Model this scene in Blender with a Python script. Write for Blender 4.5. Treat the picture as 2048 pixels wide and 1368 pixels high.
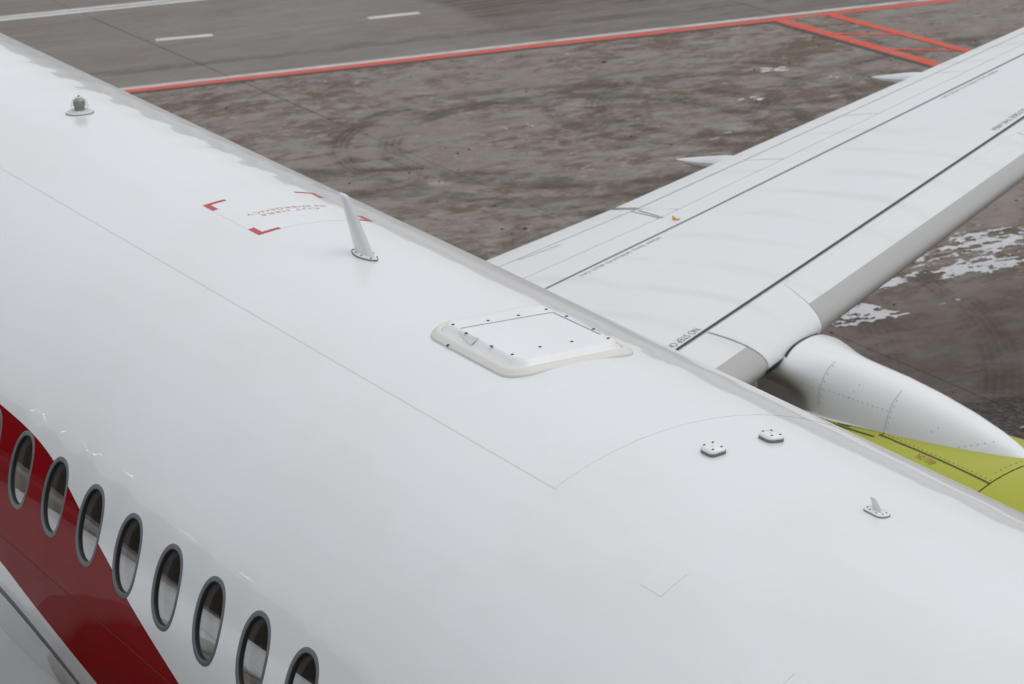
import bpy, bmesh, math, random
import numpy as np
from mathutils import Matrix, Vector
from mathutils.geometry import delaunay_2d_cdt
random.seed(4); RNG = np.random.default_rng(7)
for o in list(bpy.data.objects): bpy.data.objects.remove(o)
SC = bpy.context.scene; COL = SC.collection

# ------------------------------------------------------------------ camera, sky, sun, exposure
HA = 3.7                                   # height of the fuselage axis over the apron
cd = bpy.data.cameras.new('camera'); cam = bpy.data.objects.new('camera', cd); COL.objects.link(cam); SC.camera = cam
RX, RY, RZ = (0.48347063, 0.8746215, -0.03596361), (-0.24607393, 0.17522202, 0.9532811), (0.84006177, -0.45203371, 0.29993625)
cam.matrix_world = Matrix(((RX[0], RY[0], RZ[0], 0.0), (RX[1], RY[1], RZ[1], -6.91213506),
                           (RX[2], RY[2], RZ[2], 6.27015331 + HA), (0, 0, 0, 1)))
cd.sensor_width = 36.0; cd.lens = 6100.15 / 2048 * 36; cd.clip_start = 0.1; cd.clip_end = 5000
cd.dof.use_dof = True; cd.dof.focus_distance = 14.5; cd.dof.aperture_fstop = 6.8

SUN_EL, SUN_AZ = math.radians(70), math.radians(25)
W = bpy.data.worlds.new('World'); SC.world = W; W.use_nodes = True
nt = W.node_tree; nt.nodes.clear()
sky = nt.nodes.new('ShaderNodeTexSky'); sky.sky_type = 'NISHITA'; sky.sun_disc = False
sky.sun_elevation = SUN_EL; sky.sun_rotation = SUN_AZ; sky.air_density = 1.0; sky.dust_density = 3.0
b1 = nt.nodes.new('ShaderNodeBackground'); b1.inputs['Strength'].default_value = 0.05
nt.links.new(sky.outputs[0], b1.inputs['Color'])
# overcast layer: even grey cloud, a little brighter overhead than at the horizon all the way round
tc = nt.nodes.new('ShaderNodeTexCoord'); sep = nt.nodes.new('ShaderNodeSeparateXYZ'); nt.links.new(tc.outputs['Generated'], sep.inputs[0])
cr = nt.nodes.new('ShaderNodeValToRGB'); nt.links.new(sep.outputs['Z'], cr.inputs[0])
cr.color_ramp.elements[0].position = 0.0; cr.color_ramp.elements[0].color = (0.69, 0.703, 0.70, 1)
cr.color_ramp.elements[1].position = 1.0; cr.color_ramp.elements[1].color = (0.80, 0.806, 0.79, 1)
nz = nt.nodes.new('ShaderNodeTexNoise'); nz.inputs['Scale'].default_value = 2.2; nz.inputs['Detail'].default_value = 4
nt.links.new(tc.outputs['Generated'], nz.inputs['Vector'])
mr = nt.nodes.new('ShaderNodeMapRange'); mr.inputs[1].default_value = 0.3; mr.inputs[2].default_value = 0.7; mr.inputs[3].default_value = 0.93; mr.inputs[4].default_value = 1.07
nt.links.new(nz.outputs[0], mr.inputs[0])
vm = nt.nodes.new('ShaderNodeVectorMath'); vm.operation = 'SCALE'; nt.links.new(cr.outputs[0], vm.inputs[0]); nt.links.new(mr.outputs[0], vm.inputs['Scale'])
b2 = nt.nodes.new('ShaderNodeBackground'); b2.inputs['Strength'].default_value = 0.785; nt.links.new(vm.outputs[0], b2.inputs['Color'])
ad = nt.nodes.new('ShaderNodeAddShader'); nt.links.new(b1.outputs[0], ad.inputs[0]); nt.links.new(b2.outputs[0], ad.inputs[1])
wo = nt.nodes.new('ShaderNodeOutputWorld'); nt.links.new(ad.outputs[0], wo.inputs['Surface'])
ld = bpy.data.lights.new('sun', 'SUN'); ld.energy = 0.5; ld.angle = math.radians(60); ld.color = (1, 0.97, 0.93)
sun = bpy.data.objects.new('sun', ld); COL.objects.link(sun)
sun.rotation_euler = Vector((math.sin(SUN_AZ) * math.cos(SUN_EL), math.cos(SUN_AZ) * math.cos(SUN_EL), math.sin(SUN_EL))).to_track_quat('Z', 'Y').to_euler()
vs = SC.view_settings; vs.view_transform = 'Standard'; vs.look = 'None'; vs.gamma = 1; vs.use_curve_mapping = False; vs.exposure = 0.0

# ------------------------------------------------------------------ materials
def N(t, kind, **kw):
    n = t.nodes.new(kind)
    for k, v in kw.items():
        if k.startswith('i_'): n.inputs[k[2:].replace('_', ' ')].default_value = v
        else: setattr(n, k, v)
    return n
def mat(name, color, rough=0.5, metal=0.0, coat=0.0, coat_rough=0.03, spec=0.5):
    m = bpy.data.materials.new(name); m.use_nodes = True
    p = m.node_tree.nodes['Principled BSDF']
    p.inputs['Base Color'].default_value = (*color, 1); p.inputs['Roughness'].default_value = rough
    p.inputs['Metallic'].default_value = metal; p.inputs['Coat Weight'].default_value = coat
    p.inputs['Coat Roughness'].default_value = coat_rough; p.inputs['Specular IOR Level'].default_value = spec
    return m
def mathn(t, op, a, b=None, c=None):
    n = N(t, 'ShaderNodeMath', operation=op)
    for i, v in enumerate((a, b, c)):
        if v is None: continue
        if isinstance(v, (int, float)): n.inputs[i].default_value = v
        else: t.links.new(v, n.inputs[i])
    return n.outputs[0]
def mixc(t, fac, a, b):
    n = N(t, 'ShaderNodeMix', data_type='RGBA')
    for i, v in ((0, fac), (6, a), (7, b)):
        if isinstance(v, (int, float)): n.inputs[i].default_value = v
        elif isinstance(v, tuple): n.inputs[i].default_value = (*v, 1)
        else: t.links.new(v, n.inputs[i])
    return n.outputs[2]
def ramp(t, v, lo, hi, a=0.0, b=1.0, smooth=True):
    n = N(t, 'ShaderNodeMapRange', interpolation_type='SMOOTHSTEP' if smooth else 'LINEAR')
    n.inputs[1].default_value = lo; n.inputs[2].default_value = hi; n.inputs[3].default_value = a; n.inputs[4].default_value = b
    t.links.new(v, n.inputs[0]); return n.outputs[0]
def noise(t, vec, scale, detail=4, rough=0.55, dist=0.0):
    n = N(t, 'ShaderNodeTexNoise'); n.inputs['Scale'].default_value = scale; n.inputs['Detail'].default_value = detail
    n.inputs['Roughness'].default_value = rough; n.inputs['Distortion'].default_value = dist
    t.links.new(vec, n.inputs['Vector']); return n.outputs[0]
def mapping(t, vec, scale=(1, 1, 1), rot=(0, 0, 0), loc=(0, 0, 0)):
    n = N(t, 'ShaderNodeMapping'); n.inputs['Scale'].default_value = scale; n.inputs['Rotation'].default_value = rot; n.inputs['Location'].default_value = loc
    t.links.new(vec, n.inputs['Vector']); return n.outputs[0]

def paint(name, color, rough=0.28, coat=1.0, wave=0.0, dirt=0.045, tint=None):
    """glossy aircraft paint over slightly pillowed sheet metal"""
    m = mat(name, color, rough, coat=coat, coat_rough=0.025); t = m.node_tree; p = t.nodes['Principled BSDF']
    tcn = N(t, 'ShaderNodeTexCoord').outputs['Object']
    g = noise(t, mapping(t, tcn, (0.35, 0.8, 0.8)), 1.6, 5, 0.6)
    fac = ramp(t, g, 0.35, 0.7)
    c = mixc(t, fac, color, tuple(x * (1 - dirt) * y for x, y in zip(color, (1.012, 0.982, 0.980))))
    f2 = ramp(t, noise(t, tcn, 9.0, 6, 0.7), 0.55, 0.8)
    c2 = mixc(t, mathn(t, 'MULTIPLY', f2, 0.5), c, tuple(x * (1 - dirt * 1.5) for x in color))
    t.links.new(c2, p.inputs['Base Color'])
    if wave:
        sp = N(t, 'ShaderNodeSeparateXYZ'); t.links.new(tcn, sp.inputs[0])
        ang = mathn(t, 'ARCTAN2', sp.outputs[1], sp.outputs[2])
        wx = mathn(t, 'SINE', mathn(t, 'MULTIPLY', sp.outputs[0], 2 * math.pi / 0.53))
        ws = mathn(t, 'SINE', mathn(t, 'MULTIPLY', ang, 2 * math.pi / math.radians(6.4)))
        nn = noise(t, mapping(t, tcn, (0.6, 1.2, 1.2)), 1.5, 2)
        h = mathn(t, 'ADD', mathn(t, 'MULTIPLY', mathn(t, 'MULTIPLY', wx, ramp(t, noise(t, tcn, 0.45, 2), 0.35, 0.65, 0.15, 1.0)), 0.95), mathn(t, 'ADD', mathn(t, 'MULTIPLY', ws, 0.13), mathn(t, 'MULTIPLY', nn, 1.5)))
        b = N(t, 'ShaderNodeBump'); b.inputs['Strength'].default_value = 1.0; b.inputs['Distance'].default_value = wave
        t.links.new(h, b.inputs['Height']); t.links.new(b.outputs[0], p.inputs['Normal']); t.links.new(b.outputs[0], p.inputs['Coat Normal'])
    return m
M = {}
M['white'] = paint('white_paint', (0.76, 0.775, 0.775), coat=0.45, wave=0.0013)
M['white2'] = paint('white_decal', (0.785, 0.80, 0.80), coat=0.5)
M['patch'] = paint('touch_up_white', (0.772, 0.785, 0.785), coat=0.45, wave=0.0013)
M['red'] = paint('red_paint', (0.215, 0.005, 0.007), coat=0.30, wave=0.0009); M['red'].node_tree.nodes['Principled BSDF'].inputs['Specular IOR Level'].default_value = 0.0
M['redmark'] = mat('red_marking', (0.46, 0.035, 0.028), 0.4)
M['grey'] = mat('frame_grey', (0.135, 0.145, 0.15), 0.42, metal=0.3)
M['seal'] = mat('sealant_grey', (0.16, 0.165, 0.16), 0.6)
M['seam'] = mat('seam_grey', (0.67, 0.676, 0.666), 0.6); M['seam2'] = mat('seam_pale', (0.75, 0.765, 0.765), 0.4)
M['black'] = mat('black_rubber', (0.012, 0.012, 0.013), 0.55)
M['screw'] = mat('screw_dark', (0.035, 0.03, 0.03), 0.5)
M['cream'] = mat('cream_sealant', (0.69, 0.68, 0.635), 0.5)
M['gasket'] = mat('brown_gasket', (0.19, 0.175, 0.15), 0.7)
M['linegrey'] = mat('panel_gap', (0.22, 0.23, 0.235), 0.7)
M['bluegap'] = mat('hatch_groove', (0.25, 0.29, 0.33), 0.6)
M['walk'] = mat('walkway_line', (0.022, 0.034, 0.036), 0.6)
M['walk2'] = mat('walkway_line_worn', (0.10, 0.15, 0.155), 0.6)
M['txt'] = mat('stencil_black', (0.10, 0.11, 0.12), 0.6)
M['slatgrey'] = mat('slat_grey', (0.40, 0.395, 0.38), 0.38, metal=0.0)
M['lime'] = paint('lime_paint', (0.395, 0.410, 0.014), rough=0.45, coat=0.15, dirt=0.04)
M['pylon'] = paint('pylon_white', (0.78, 0.80, 0.80), rough=0.4, coat=0.4)
M['orange'] = mat('orange_tab', (0.62, 0.27, 0.03), 0.5)
M['liner'] = mat('cabin_liner', (0.30, 0.285, 0.265), 0.4)
M['cabin'] = mat('cabin_dark', (0.05, 0.048, 0.046), 0.8)
M['lamp'] = mat('beacon_lamp', (0.24, 0.275, 0.275), 0.35, metal=0.2)
M['beaconbase'] = mat('beacon_base', (0.60, 0.59, 0.56), 0.4)
M['rivet'] = mat('rivet_grey', (0.42, 0.45, 0.48), 0.6); M['fastener'] = mat('fastener_olive', (0.13, 0.14, 0.03), 0.6)
M['shadedmetal'] = mat('shaded_titanium', (0.045, 0.04, 0.036), 0.5, metal=0.4)  # engine core metal, kept dark to paint in the shade under the wing
M['steel'] = mat('mast_steel', (0.3, 0.3, 0.3), 0.5, metal=0.5)

def glass(name, tint, refl=0.5, power=4.0, amt=0.9, base=0.05):
    m = bpy.data.materials.new(name); m.use_nodes = True; t = m.node_tree; t.nodes.clear()
    tr = N(t, 'ShaderNodeBsdfTransparent'); tr.inputs[0].default_value = (*tint, 1)
    gl = N(t, 'ShaderNodeBsdfGlossy'); gl.inputs['Roughness'].default_value = 0.015
    fr = N(t, 'ShaderNodeLayerWeight'); fr.inputs['Blend'].default_value = refl; fc = N(t, 'ShaderNodeMath', operation='POWER'); fc.inputs[1].default_value = power; t.links.new(fr.outputs['Facing'], fc.inputs[0]); fs = N(t, 'ShaderNodeMath', operation='MULTIPLY_ADD'); fs.inputs[1].default_value = amt; fs.inputs[2].default_value = base; t.links.new(fc.outputs[0], fs.inputs[0])
    mx = N(t, 'ShaderNodeMixShader'); t.links.new(fs.outputs[0], mx.inputs[0]); t.links.new(tr.outputs[0], mx.inputs[1]); t.links.new(gl.outputs[0], mx.inputs[2])
    o = N(t, 'ShaderNodeOutputMaterial'); t.links.new(mx.outputs[0], o.inputs[0]); return m
M['glass'] = glass('window_glass', (0.74, 0.75, 0.74), 0.5, 1.6, 0.80, 0.10)
M['dome'] = glass('beacon_glass', (0.95, 0.945, 0.92), 0.5, 3.0, 0.5, 0.03)

# wing paint: white with faint brown streaks over the ribs
def wing_paint():
    m = mat('wing_white', (0.72, 0.735, 0.74), 0.4, coat=0.3, coat_rough=0.12); t = m.node_tree; p = t.nodes['Principled BSDF']
    tcn = N(t, 'ShaderNodeTexCoord').outputs['Object']; sp = N(t, 'ShaderNodeSeparateXYZ'); t.links.new(tcn, sp.inputs[0])
    ay = mathn(t, 'ABSOLUTE', sp.outputs[1])
    q = mathn(t, 'ADD', mathn(t, 'MULTIPLY', sp.outputs[0], -0.40), mathn(t, 'MULTIPLY', ay, 0.917))
    wob = mathn(t, 'MULTIPLY', noise(t, mapping(t, tcn, (1, 1, 1)), 0.9, 2), 0.35)
    fr = mathn(t, 'PINGPONG', mathn(t, 'ADD', q, wob), 0.33)
    band = ramp(t, fr, 0.0, 0.13, 1, 0)
    fade = ramp(t, noise(t, mapping(t, tcn, (0.5, 0.9, 1)), 1.1, 3), 0.42, 0.62)
    fac = mathn(t, 'MULTIPLY', mathn(t, 'MULTIPLY', band, fade), 0.32)
    g = ramp(t, noise(t, tcn, 0.8, 5, 0.6), 0.35, 0.7)
    c = mixc(t, g, (0.705, 0.718, 0.718), (0.688, 0.690, 0.686)); c = mixc(t, fac, c, (0.545, 0.515, 0.475))
    t.links.new(c, p.inputs['Base Color']); return m
M['wing'] = wing_paint()

# ------------------------------------------------------------------ mesh helpers
def link(o, parent=None):
    COL.objects.link(o)
    if parent: o.parent = parent
    return o
def mesh(name, v, f, m=None, smooth=True, sharp=None, normals=None):
    me = bpy.data.meshes.new(name); me.from_pydata([tuple(map(float, q)) for q in v], [], [tuple(int(i) for i in q) for q in f]); me.validate(); me.update()
    if m: me.materials.append(M[m] if isinstance(m, str) else m)
    if smooth: me.polygons.foreach_set('use_smooth', [True] * len(me.polygons))
    if smooth and sharp: me.set_sharp_from_angle(angle=math.radians(sharp))
    if normals is not None and len(normals) == len(me.vertices): me.normals_split_custom_set_from_vertices([tuple(map(float, q)) for q in normals])
    return me
OFF = Vector((18.0, 0, HA))
plane = bpy.data.objects.new('airliner', None); COL.objects.link(plane); plane.location = (-18, 0, 0)
plane['label'] = 'white airliner with a red swoosh across its windows and a lime green engine'; plane['category'] = 'airplane'
def part(name, me, parent=None, label=None, loc=None):
    o = bpy.data.objects.new(name, me); link(o, parent or plane)
    if loc is not None: o.location = loc
    elif parent is None: o.location = OFF
    if label: o['label'] = label
    return o
def hub(name, label=None): return part(name, None, None, label)
def merge(*ms):
    V, F = [], []
    for v, f in ms:
        n = len(V); V += [tuple(q) for q in v]; F += [tuple(i + n for i in q) for q in f]
    return V, F
def loft(rings, closed=True, cap0=False, cap1=False):
    V = [q for r in rings for q in r]; n = len(rings[0]); F = []
    for i in range(len(rings) - 1):
        for j in range(n if closed else n - 1):
            a, b = i * n + j, i * n + (j + 1) % n; F.append((a, b, b + n, a + n))
    if cap0: F.append(tuple(range(n))[::-1])
    if cap1: F.append(tuple(range((len(rings) - 1) * n, len(rings) * n)))
    return V, F
def disc(c, nrm, r, h, n=10):
    nrm = Vector(nrm).normalized(); a = nrm.orthogonal().normalized(); b = nrm.cross(a); c = Vector(c)
    def ring(rr, hh): return [c + nrm * hh + a * rr * math.cos(2 * math.pi * i / n) + b * rr * math.sin(2 * math.pi * i / n) for i in range(n)]
    return loft([ring(r, -h), ring(r, h * 0.6), ring(r * 0.8, h)], cap0=True, cap1=True)
R = 1.75
def cyl(x, s, h=0.0): a = s / R; return (x, (R + h) * math.sin(a), (R + h) * math.cos(a))
def cyln(s): a = s / R; return Vector((0, math.sin(a), math.cos(a)))
def TH(th): return R * math.radians(th - 90)
def superell(w, h, n=2.3, k=64):
    out = []
    for i in range(k):
        t = 2 * math.pi * i / k; c, s = math.cos(t), math.sin(t)
        out.append((math.copysign(abs(c) ** (2 / n), c) * w / 2, math.copysign(abs(s) ** (2 / n), s) * h / 2))
    return out
def rrect(hx, hs, r, k=8):
    out = []
    for cx, cy, a0 in ((hx - r, hs - r, 0), (-hx + r, hs - r, 90), (-hx + r, -hs + r, 180), (hx - r, -hs + r, 270)):
        for i in range(k + 1):
            a = math.radians(a0 + 90 * i / k); out.append((cx + r * math.cos(a), cy + r * math.sin(a)))
    return out

# ================================================================== GROUND
GA = math.radians(-8.2)                              # service road runs a little off square to the stand
def wl(x, y): return x - math.tan(math.radians(7.6)) * 0 * y
def ground_mat():
    m = mat('apron_concrete', (0.2, 0.19, 0.18), 0.75, spec=0.12); t = m.node_tree; p = t.nodes['Principled BSDF']
    geo = N(t, 'ShaderNodeNewGeometry').outputs['Position']; sp = N(t, 'ShaderNodeSeparateXYZ'); t.links.new(geo, sp.inputs[0])
    X, Y = sp.outputs[0], sp.outputs[1]
    rx = mathn(t, 'SUBTRACT', X, mathn(t, 'MULTIPLY', Y, 0.147))          # road-aligned coordinate: red line at about -43.7
    RD = (0, 0, math.radians(-8))
    big = noise(t, mapping(t, geo, (0.42, 0.30, 1), RD), 1.0, 5, 0.6, 0.5)
    mid = noise(t, mapping(t, geo, (1.9, 1.25, 1), RD), 1.0, 8, 0.66, 0.7)
    det = noise(t, mapping(t, geo, (5.4, 3.9, 1), RD), 1.0, 8, 0.70, 0.5)
    fine = noise(t, mapping(t, geo, (17, 13, 1), RD), 1.0, 6, 0.72)
    streak = noise(t, mapping(t, geo, (4.0, 0.40, 1), (0, 0, math.radians(-9))), 1.0, 5, 0.6)
    drag = noise(t, mapping(t, geo, (3.0, 0.55, 1), (0, 0, math.radians(-9))), 1.0, 4, 0.6)
    apron = ramp(t, rx, -43.9, -43.4)                                      # 1 on the muddy stand, 0 on the road
    # concrete base
    conc = mixc(t, ramp(t, big, 0.35, 0.68), (0.205, 0.172, 0.150), (0.268, 0.240, 0.217))
    conc = mixc(t, mathn(t, 'MULTIPLY', ramp(t, fine, 0.4, 0.75), 0.35), conc, (0.262, 0.236, 0.216))
    # mud
    mudv = mathn(t, 'ADD', mathn(t, 'ADD', mathn(t, 'MULTIPLY', mid, 0.40), mathn(t, 'MULTIPLY', drag, 0.22)), mathn(t, 'ADD', mathn(t, 'MULTIPLY', big, 0.60), mathn(t, 'MULTIPLY', det, 0.46)))
    mud = ramp(t, mudv, 0.765, 0.935)
    near = ramp(t, X, -39.0, -29.0)
    mudcol = mixc(t, ramp(t, fine, 0.35, 0.65), (0.082, 0.055, 0.036), (0.142, 0.103, 0.075))
    st = mixc(t, mathn(t, 'MULTIPLY', mud, 0.85), conc, mudcol)
    # thin frost / slush specks
    sl = noise(t, mapping(t, geo, (4.6, 2.6, 1), RD, (3, 7, 0)), 1.0, 8, 0.72, 0.5)
    st = mixc(t, mathn(t, 'MULTIPLY', ramp(t, sl, 0.575, 0.655), mathn(t, 'MULTIPLY', ramp(t, mid, 0.36, 0.56), 0.75)), st, (0.40, 0.36, 0.34))
    # broad pale smears where the meltwater has washed the concrete
    wash = noise(t, mapping(t, geo, (0.75, 0.38, 1), (0, 0, math.radians(-14)), (11, 4, 0)), 1.0, 6, 0.62, 0.8)
    st = mixc(t, mathn(t, 'MULTIPLY', ramp(t, wash, 0.53, 0.66), mathn(t, 'MULTIPLY', ramp(t, det, 0.36, 0.56, 1, 0.45), 0.62)), st, (0.268, 0.246, 0.228))
    # tyre arcs
    def arc(cx, cy, r, w, a):
        d = N(t, 'ShaderNodeVectorMath', operation='DISTANCE'); t.links.new(geo, d.inputs[0]); d.inputs[1].default_value = (cx, cy, 0)
        e = mathn(t, 'ABSOLUTE', mathn(t, 'SUBTRACT', d.outputs['Value'], r)); b = ramp(t, e, w * 0.5, w, 1, 0)
        tread = ramp(t, mathn(t, 'PINGPONG', d.outputs['Value'], 0.045), 0.01, 0.035, 0.55, 1)
        return mathn(t, 'MULTIPLY', mathn(t, 'MULTIPLY', b, tread), mathn(t, 'MULTIPLY', ramp(t, mid, 0.34, 0.56), a))
    acc = None
    for c in ((-35.6, 13.4, 2.6, 0.24, 0.65), (-35.6, 13.4, 3.3, 0.20, 0.55), (-36.2, 16.2, 1.9, 0.22, 0.6), (-36.2, 16.2, 2.5, 0.2, 0.45), (-34.2, 16.9, 1.2, 0.16, 0.5), (-31, 21.0, 6.5, 0.25, 0.5), (-29, 5, 7.2, 0.3, 0.6), (-29, 5, 8.4, 0.3, 0.6)):
        v = arc(*c); acc = v if acc is None else mathn(t, 'MAXIMUM', acc, v)
    st = mixc(t, acc, st, (0.062, 0.050, 0.039))
    # darker damp ground close to the engine
    damp = mathn(t, 'MULTIPLY', ramp(t, mathn(t, 'ADD', X, mathn(t, 'MULTIPLY', big, 3.0)), -26.2, -24.6), 0.62)
    st = mixc(t, damp, st, mixc(t, ramp(t, det, 0.40, 0.62), (0.092, 0.066, 0.052), (0.135, 0.102, 0.085)))
    # a spread of dark grit by the engine
    dd = N(t, 'ShaderNodeVectorMath', operation='DISTANCE'); t.links.new(mapping(t, geo, (1, 0.75, 1)), dd.inputs[0]); dd.inputs[1].default_value = (-22.75, 11.05 * .75, 0)
    pile = mathn(t, 'MULTIPLY', ramp(t, mathn(t, 'ADD', dd.outputs['Value'], mathn(t, 'MULTIPLY', mathn(t, 'SUBTRACT', det, 0.5), 0.5)), 0.62, 0.70, 1, 0), 0.85)
    st = mixc(t, pile, st, mixc(t, ramp(t, fine, 0.42, 0.66), (0.052, 0.040, 0.034), (0.17, 0.145, 0.135)))
    # smooth service road, and older dark asphalt beyond
    road = mixc(t, ramp(t, mathn(t, 'ADD', mathn(t, 'MULTIPLY', streak, 0.45), mathn(t, 'MULTIPLY', big, 0.55)), 0.36, 0.62), (0.215, 0.198, 0.181), (0.186, 0.162, 0.145))
    far = mathn(t, 'SUBTRACT', Y, mathn(t, 'MULTIPLY', mathn(t, 'ADD', X, 44.0), 0.0))
    old = mathn(t, 'MULTIPLY', ramp(t, mathn(t, 'ADD', far, mathn(t, 'MULTIPLY', big, 0.5)), 16.35, 16.75), ramp(t, mathn(t, 'ADD', rx, 46.0), -0.25, 0.1, 1, 0.35))
    oldc = mixc(t, ramp(t, streak, 0.40, 0.62), (0.150, 0.125, 0.110), (0.085, 0.066, 0.054))
    road = mixc(t, old, road, oldc)
    dl = ramp(t, mathn(t, 'ABSOLUTE', mathn(t, 'ADD', rx, 45.12)), 0.02, 0.30, 0.5, 0)
    road = mixc(t, mathn(t, 'MULTIPLY', dl, ramp(t, mid, 0.3, 0.6)), road, (0.10, 0.088, 0.08))
    c = mixc(t, apron, road, st)
    t.links.new(c, p.inputs['Base Color'])
    t.links.new(ramp(t, mid, 0.35, 0.7, 0.55, 0.85), p.inputs['Roughness'])
    b = N(t, 'ShaderNodeBump'); b.inputs['Strength'].default_value = 0.6; b.inputs['Distance'].default_value = 0.02
    t.links.new(mathn(t, 'ADD', mid, mathn(t, 'MULTIPLY', fine, 0.35)), b.inputs['Height']); t.links.new(b.outputs[0], p.inputs['Normal'])
    return m
M['ground'] = ground_mat()
M['joint'] = mat('joint_filler', (0.075, 0.066, 0.058), 0.9)
def plain_ground():
    m = mat('far_ground', (0.2, 0.19, 0.18), 0.9); t = m.node_tree; p = t.nodes['Principled BSDF']
    geo = N(t, 'ShaderNodeNewGeometry').outputs['Position']
    a = noise(t, mapping(t, geo, (0.05, 0.02, 1)), 1.0, 6, 0.6)
    mixj = (0.13, 0.108, 0.092)
    t.links.new(mixc(t, ramp(t, a, 0.42, 0.62), mixj, (0.33, 0.32, 0.32)), p.inputs['Base Color']); return m
M['farground'] = plain_ground()
g = part('apron', mesh('apron', [(-1500, -1500, -0.014), (1500, -1500, -0.014), (1500, 1500, -0.014), (-1500, 1500, -0.014)], [(0, 1, 2, 3)], 'farground'), loc=(0, 0, 0))
g.parent = None; g['kind'] = 'structure'
# concrete slabs with open joints, one object each
def slab(x0, x1, y0, y1):
    e = 0.007 if x1 < -38 else 0.003; sh = 0.147
    dz = random.uniform(-0.002, 0.002)
    def P(x, y, z): return (x + sh * (y - 11.1), y, z)
    top = [(x0 + e, y0 + e), (x1 - e, y0 + e), (x1 - e, y1 - e), (x0 + e, y1 - e)]
    r0 = [P(x, y, -0.0135) for x, y in top]; r1 = [P(x, y, dz - 0.004) for x, y in top]
    ins = [(x0 + e + .012, y0 + e + .012), (x1 - e - .012, y0 + e + .012), (x1 - e - .012, y1 - e - .012), (x0 + e + .012, y1 - e - .012)]
    r2 = [P(x, y, dz) for x, y in ins]
    v, f = loft([r0, r1, r2], cap1=True)
    o = part('concrete_slab', mesh('concrete_slab', v, f, 'ground', smooth=False), g, loc=(0, 0, 0)); return o
xs = [-66.0, -56.8, -47.85, -43.35, -38.75, -29.6, -20.4, -11.2]
ys = [-16.5, -7.3, 1.9, 11.12, 20.3, 29.5, 38.7]
for i in range(len(xs) - 1):
    for j in range(len(ys) - 1): slab(xs[i], xs[i + 1], ys[j], ys[j + 1])

def worn_paint(name, col, under, amt):
    m = mat(name, col, 0.7); t = m.node_tree; p = t.nodes['Principled BSDF']
    geo = N(t, 'ShaderNodeNewGeometry').outputs['Position']
    a = noise(t, mapping(t, geo, (9, 1.6, 1), (0, 0, math.radians(-8))), 1.0, 6, 0.65)
    b = noise(t, mapping(t, geo, (2.0, 0.6, 1)), 1.0, 3)
    f = mathn(t, 'MULTIPLY', ramp(t, a, 0.44, 0.62), ramp(t, b, 0.3, 0.6, 0.45, 1.0))
    t.links.new(mixc(t, f, col, under), p.inputs['Base Color']); return m
M['lred'] = worn_paint('road_red', (0.62, 0.062, 0.024), (0.40, 0.15, 0.105), 0.9)
M['lwhite'] = worn_paint('road_white', (0.52, 0.49, 0.475), (0.34, 0.31, 0.295), 0.9)
M['lwhite2'] = worn_paint('road_white_clean', (0.58, 0.58, 0.57), (0.42, 0.41, 0.40), 0.7)
M['ldark'] = mat('road_line_edge', (0.075, 0.06, 0.062), 0.8)
def stripline(name, pts, w, m, z, label=None):
    """flat painted strip along a polyline (thin sheet on the slabs)"""
    P = [Vector((x, y)) for x, y in pts]; V = []; F = []
    # resample
    Q = []
    for a, b in zip(P[:-1], P[1:]):
        n = max(1, int((b - a).length / 1.0)); Q += [a.lerp(b, i / n) for i in range(n)]
    Q.append(P[-1])
    for i, q in enumerate(Q):
        d = (Q[min(i + 1, len(Q) - 1)] - Q[max(i - 1, 0)]).normalized(); nn = Vector((-d.y, d.x))
        V += [(*(q + nn * w / 2), z), (*(q - nn * w / 2), z)]
    F = [(2 * i, 2 * i + 1, 2 * i + 3, 2 * i + 2) for i in range(len(Q) - 1)]
    o = part(name, mesh(name, V, F, m, smooth=False), g, label, loc=(0, 0, 0)); return o
ZL = 0.005
stripline('red_line', [(-43.72, 0.0), (-42.30, 9.43), (-41.35, 15.53), (-40.64, 19.9), (-38.3, 34.3)], 0.20, 'lred', ZL)
stripline('line_edge', [(-43.56, 0.0), (-42.14, 9.43), (-41.19, 15.53), (-40.48, 19.9)], 0.11, 'ldark', ZL - 0.001)
stripline('line_edge', [(-40.40, 19.86), (-36.3, 19.86), (-30.5, 19.89)], 0.10, 'ldark', ZL + 0.001)
stripline('white_line', [(-43.93, 0.0), (-42.49, 9.43), (-41.55, 15.6), (-40.84, 20.2), (-38.5, 34.3)], 0.17, 'lwhite', ZL)
stripline('white_edge_line', [(-50.33, 0.8), (-48.84, 9.8), (-48.33, 13.0), (-46.1, 27)], 0.19, 'lwhite2', ZL, 'double white edge line along the far side of the road')
stripline('white_edge_line', [(-50.57, 0.8), (-49.08, 9.8), (-48.57, 13.0), (-46.34, 27)], 0.17, 'lwhite2', ZL)
for a, b in (((-45.58, 11.26), (-45.36, 12.17)), ((-44.96, 14.80), (-44.83, 15.69)), ((-46.15, 7.8), (-45.98, 8.7)), ((-44.3, 18.3), (-44.15, 19.2)), ((-43.7, 21.8), (-43.55, 22.7))):
    stripline('road_dash', [a, b], 0.19, 'lwhite2', ZL)
stripline('red_box_line', [(-40.50, 20.02), (-36.3, 20.02), (-30.5, 20.05)], 0.22, 'lred', ZL + 0.003)
stripline('red_box_line', [(-40.35, 20.90), (-36.8, 20.95), (-30.5, 21.0)], 0.19, 'lred', ZL + 0.003)
for a, b in (((-39.10, 20.12), (-38.45, 20.82)), ((-37.62, 20.12), (-36.95, 20.82)), ((-36.1, 20.12), (-35.4, 20.82))):
    stripline('red_hatch_line', [a, b], 0.09, 'lred', ZL + 0.002)

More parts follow.
